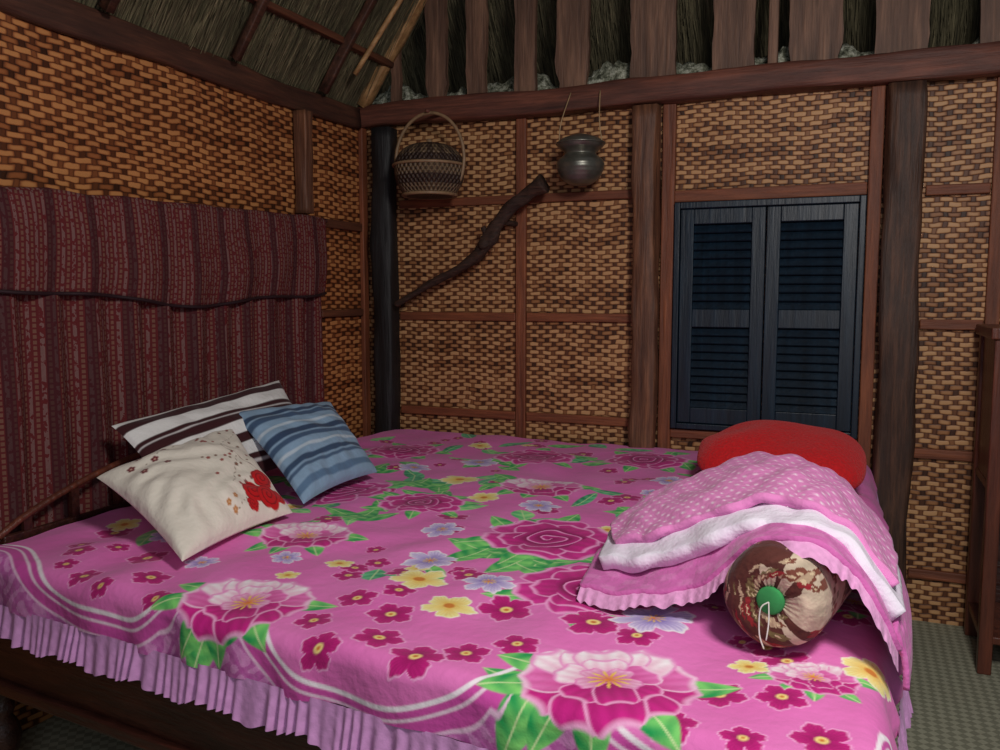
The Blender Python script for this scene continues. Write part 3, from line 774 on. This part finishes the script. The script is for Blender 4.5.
# ---------------------------------------------------------------- hanging basket
bas=empty('hanging_basket')
bc_=(.385,-.19); bz=1.60
def basket_mat():
    n=NT('basket_weave'); o=n.coords(); z=o[2]
    s1=n.m('SINE',n.m('MULTIPLY',z,210)); ang=n.m('ARCTAN2',n.m('SUBTRACT',o[1],bc_[1]),n.m('SUBTRACT',o[0],bc_[0]))
    s2=n.m('SINE',n.m('MULTIPLY',ang,44)); pr=n.m('MULTIPLY',s1,s2)
    s3=n.m('SINE',n.m('MULTIPLY',ang,16))
    fz=n.m('FRACT',n.m('MULTIPLY',n.m('SUBTRACT',z,1.60),12.5)); band=n.m('GREATER_THAN',fz,.55)
    lidb=n.m('MULTIPLY',n.m('GREATER_THAN',z,1.60+.125),n.m('GREATER_THAN',s3,0))
    col=n.mix(band,(116,94,70),(50,32,26)); col=n.mix(n.m('GREATER_THAN',pr,.2),col,(78,60,46))
    col=n.mix(n.m('MULTIPLY',lidb,.7),col,(44,26,22))
    n.color(col); n.rough(.6); n.bump(pr,.8,.006); return n.mat
prof=catmull([(.001,0),(.098,.0),(.112,.012),(.138,.055),(.147,.10),(.145,.135),(.128,.172),(.095,.200),(.05,.215),(.001,.218)],40)
def hexr(th,s): return 1+.04*math.cos(6*th)*(1-s)+.006*math.sin(40*th)
lathe('body',[(max(.001,p[0]),p[1]) for p in prof],(bc_[0],bc_[1],bz),basket_mat(),bas,72,(0,0,1),hexr)
can=plain_mat('rattan_cane',(136,108,80),.5,0,40,.3)
hpn=[]
for i in range(25):
    th=math.pi*(-.16+1.32*i/24); hpn.append((bc_[0]+.158*math.cos(th),bc_[1],bz+.150+.19*max(-.8,math.sin(th))))
tube('handle',hpn,[.007]*25,can,bas,10,3)
tube('rim',[(bc_[0]+.149*math.cos(a),bc_[1]+.149*math.sin(a),bz+.125) for a in np.linspace(0,2*math.pi,30)],[.006]*30,can,bas,8,2)
tube('rim_base',[(bc_[0]+.110*math.cos(a),bc_[1]+.110*math.sin(a),bz+.006) for a in np.linspace(0,2*math.pi,30)],[.007]*30,can,bas,8,2)
tube('lid_knob',[(bc_[0],bc_[1],bz+.215),(bc_[0],bc_[1],bz+.235)],[.014,.010],can,bas,10,3)
tube('peg',[(bc_[0],-.085,1.955),(bc_[0],-.215,1.945)],[.007,.007],beam_m,bas,8,2)
# ---------------------------------------------------------------- brass pot
pot=empty('hanging_metal_pot')
def brass():
    n=NT('tarnished_metal'); o=n.coords(); f=n.noise(n.tc.outputs['Object'],22,4)
    n.color(n.mix(f,(78,78,72),(158,156,144))); n.rough(.36); n.bsdf.inputs['Metallic'].default_value=.75
    n.bump(n.m('SINE',n.m('MULTIPLY',o[2],400)),.15,.002); return n.mat
brm=brass()
pc=(1.025,-.15,1.620)
prof=catmull([(.001,0),(.040,.004),(.074,.028),(.092,.066),(.090,.092),(.072,.110),(.062,.118),(.064,.128),(.086,.146),(.093,.158),(.090,.166),(.070,.180),(.035,.192),(.012,.198),(.001,.20)],60)
lathe('body',[(max(.001,p[0]),p[1]) for p in prof],pc,brm,pot,56)
tube('rim_ring',[(pc[0]+.0935*math.cos(a),pc[1]+.0935*math.sin(a),pc[2]+.160) for a in np.linspace(0,2*math.pi,30)],[.004]*30,brm,pot,8,2)
wire=plain_mat('wire_pale',(170,140,104),.5)
for i,sx in enumerate((-1,1)):
    tube('cord_%d'%(i+1),[(pc[0]+sx*.088,pc[1],pc[2]+.155),(pc[0]+sx*.078,pc[1]-.01,pc[2]+.24),(pc[0]+sx*.060,-.092,1.99)],[.0022]*3,wire,pot,6,5)
# ---------------------------------------------------------------- branch
brn=empty('tree_branch')
tube('limb',[(.175,-.115,1.15),(.25,-.115,1.19),(.36,-.11,1.25),(.48,-.11,1.305),(.57,-.11,1.36),(.62,-.115,1.42),(.665,-.12,1.49),(.73,-.13,1.555),(.81,-.14,1.60),(.875,-.15,1.635)],
     [.012,.013,.015,.018,.024,.034,.026,.024,.026,.034],branch_m,brn,16,6,.45)
tube('knot',[(.605,-.115,1.40),(.610,-.15,1.405)],[.03,.018],branch_m,brn,12,4,.3)
tube('stub',[(.62,-.115,1.43),(.595,-.12,1.475)],[.018,.010],branch_m,brn,10,4,.3)
tube('peg',[(.67,-.115,1.495),(.71,.0,1.49)],[.012,.012],branch_m,brn,8,2)
# ---------------------------------------------------------------- cabinet at right
cab=empty('wooden_cabinet')
cx0,cx1,cy0,cy1=2.435,3.03,-.42,-.05
box('top',cx0-.012,cx1+.012,cy0-.012,cy1,1.06,1.095,cab_m,cab)
for i,(x,y) in enumerate(((cx0,cy0),(cx1-.04,cy0),(cx0,cy1-.04),(cx1-.04,cy1-.04))):
    box('leg_%d'%(i+1),x,x+.04,y,y+.04,0,1.06,cab_m,cab)
for i,z in enumerate((.10,.58)): box('shelf_%d'%(i+1),cx0+.005,cx1-.005,cy0+.005,cy1-.005,z,z+.025,cab_m,cab)
box('side_panel',cx0+.01,cx0+.022,cy0+.04,cy1-.04,.605,1.06,cab_m,cab,0)
box('door',cx0+.042,cx1-.042,cy0+.012,cy0+.028,.61,1.055,cab_m,cab)
box('door_panel',cx0+.09,cx1-.09,cy0+.002,cy0+.014,.66,1.005,dark_wood,cab)
box('back_panel',cx0+.04,cx1-.04,cy1-.015,cy1-.003,.12,1.06,dark_wood,cab,0)
lathe('knob',[(.001,-.02),(.012,-.018),(.014,-.01),(.006,0),(.006,.012)],(cx0+.07,cy0-.002,.83),dark_wood,cab,16,(0,1,0))

# ---------------------------------------------------------------- lights
def area(name,loc,tgt,size,power,col):
    L=bpy.data.lights.new(name,'AREA'); L.size=size; L.energy=power; L.color=col
    o=bpy.data.objects.new(name,L); scene.collection.objects.link(o); o.location=loc
    o.rotation_euler=(Vector(tgt)-Vector(loc)).to_track_quat('-Z','Y').to_euler(); return o
area('room_lamp',(2.40,-2.75,2.15),(1.45,-1.2,.8),.35,30,(1,.95,.90))
area('rear_fill_light',(2.3,-4.2,1.7),(1.5,-1.5,.7),1.2,11,(.90,.93,1.0))  # broad cool fill light, unseen behind the camera; no doorway is modelled
w=bpy.data.worlds.new('World'); scene.world=w; w.use_nodes=True
w.node_tree.nodes['Background'].inputs[0].default_value=(.75,.82,.92,1); w.node_tree.nodes['Background'].inputs[1].default_value=.075
# ---------------------------------------------------------------- camera
cd=bpy.data.cameras.new('camera'); cam=bpy.data.objects.new('camera',cd); scene.collection.objects.link(cam)
cd.sensor_width=36; cd.lens=852.37/1000*36; cd.clip_start=.05
cam.location=(2.043,-3.399,1.2); cam.rotation_euler=(math.pi/2-.0955,0,.3959)
scene.camera=cam
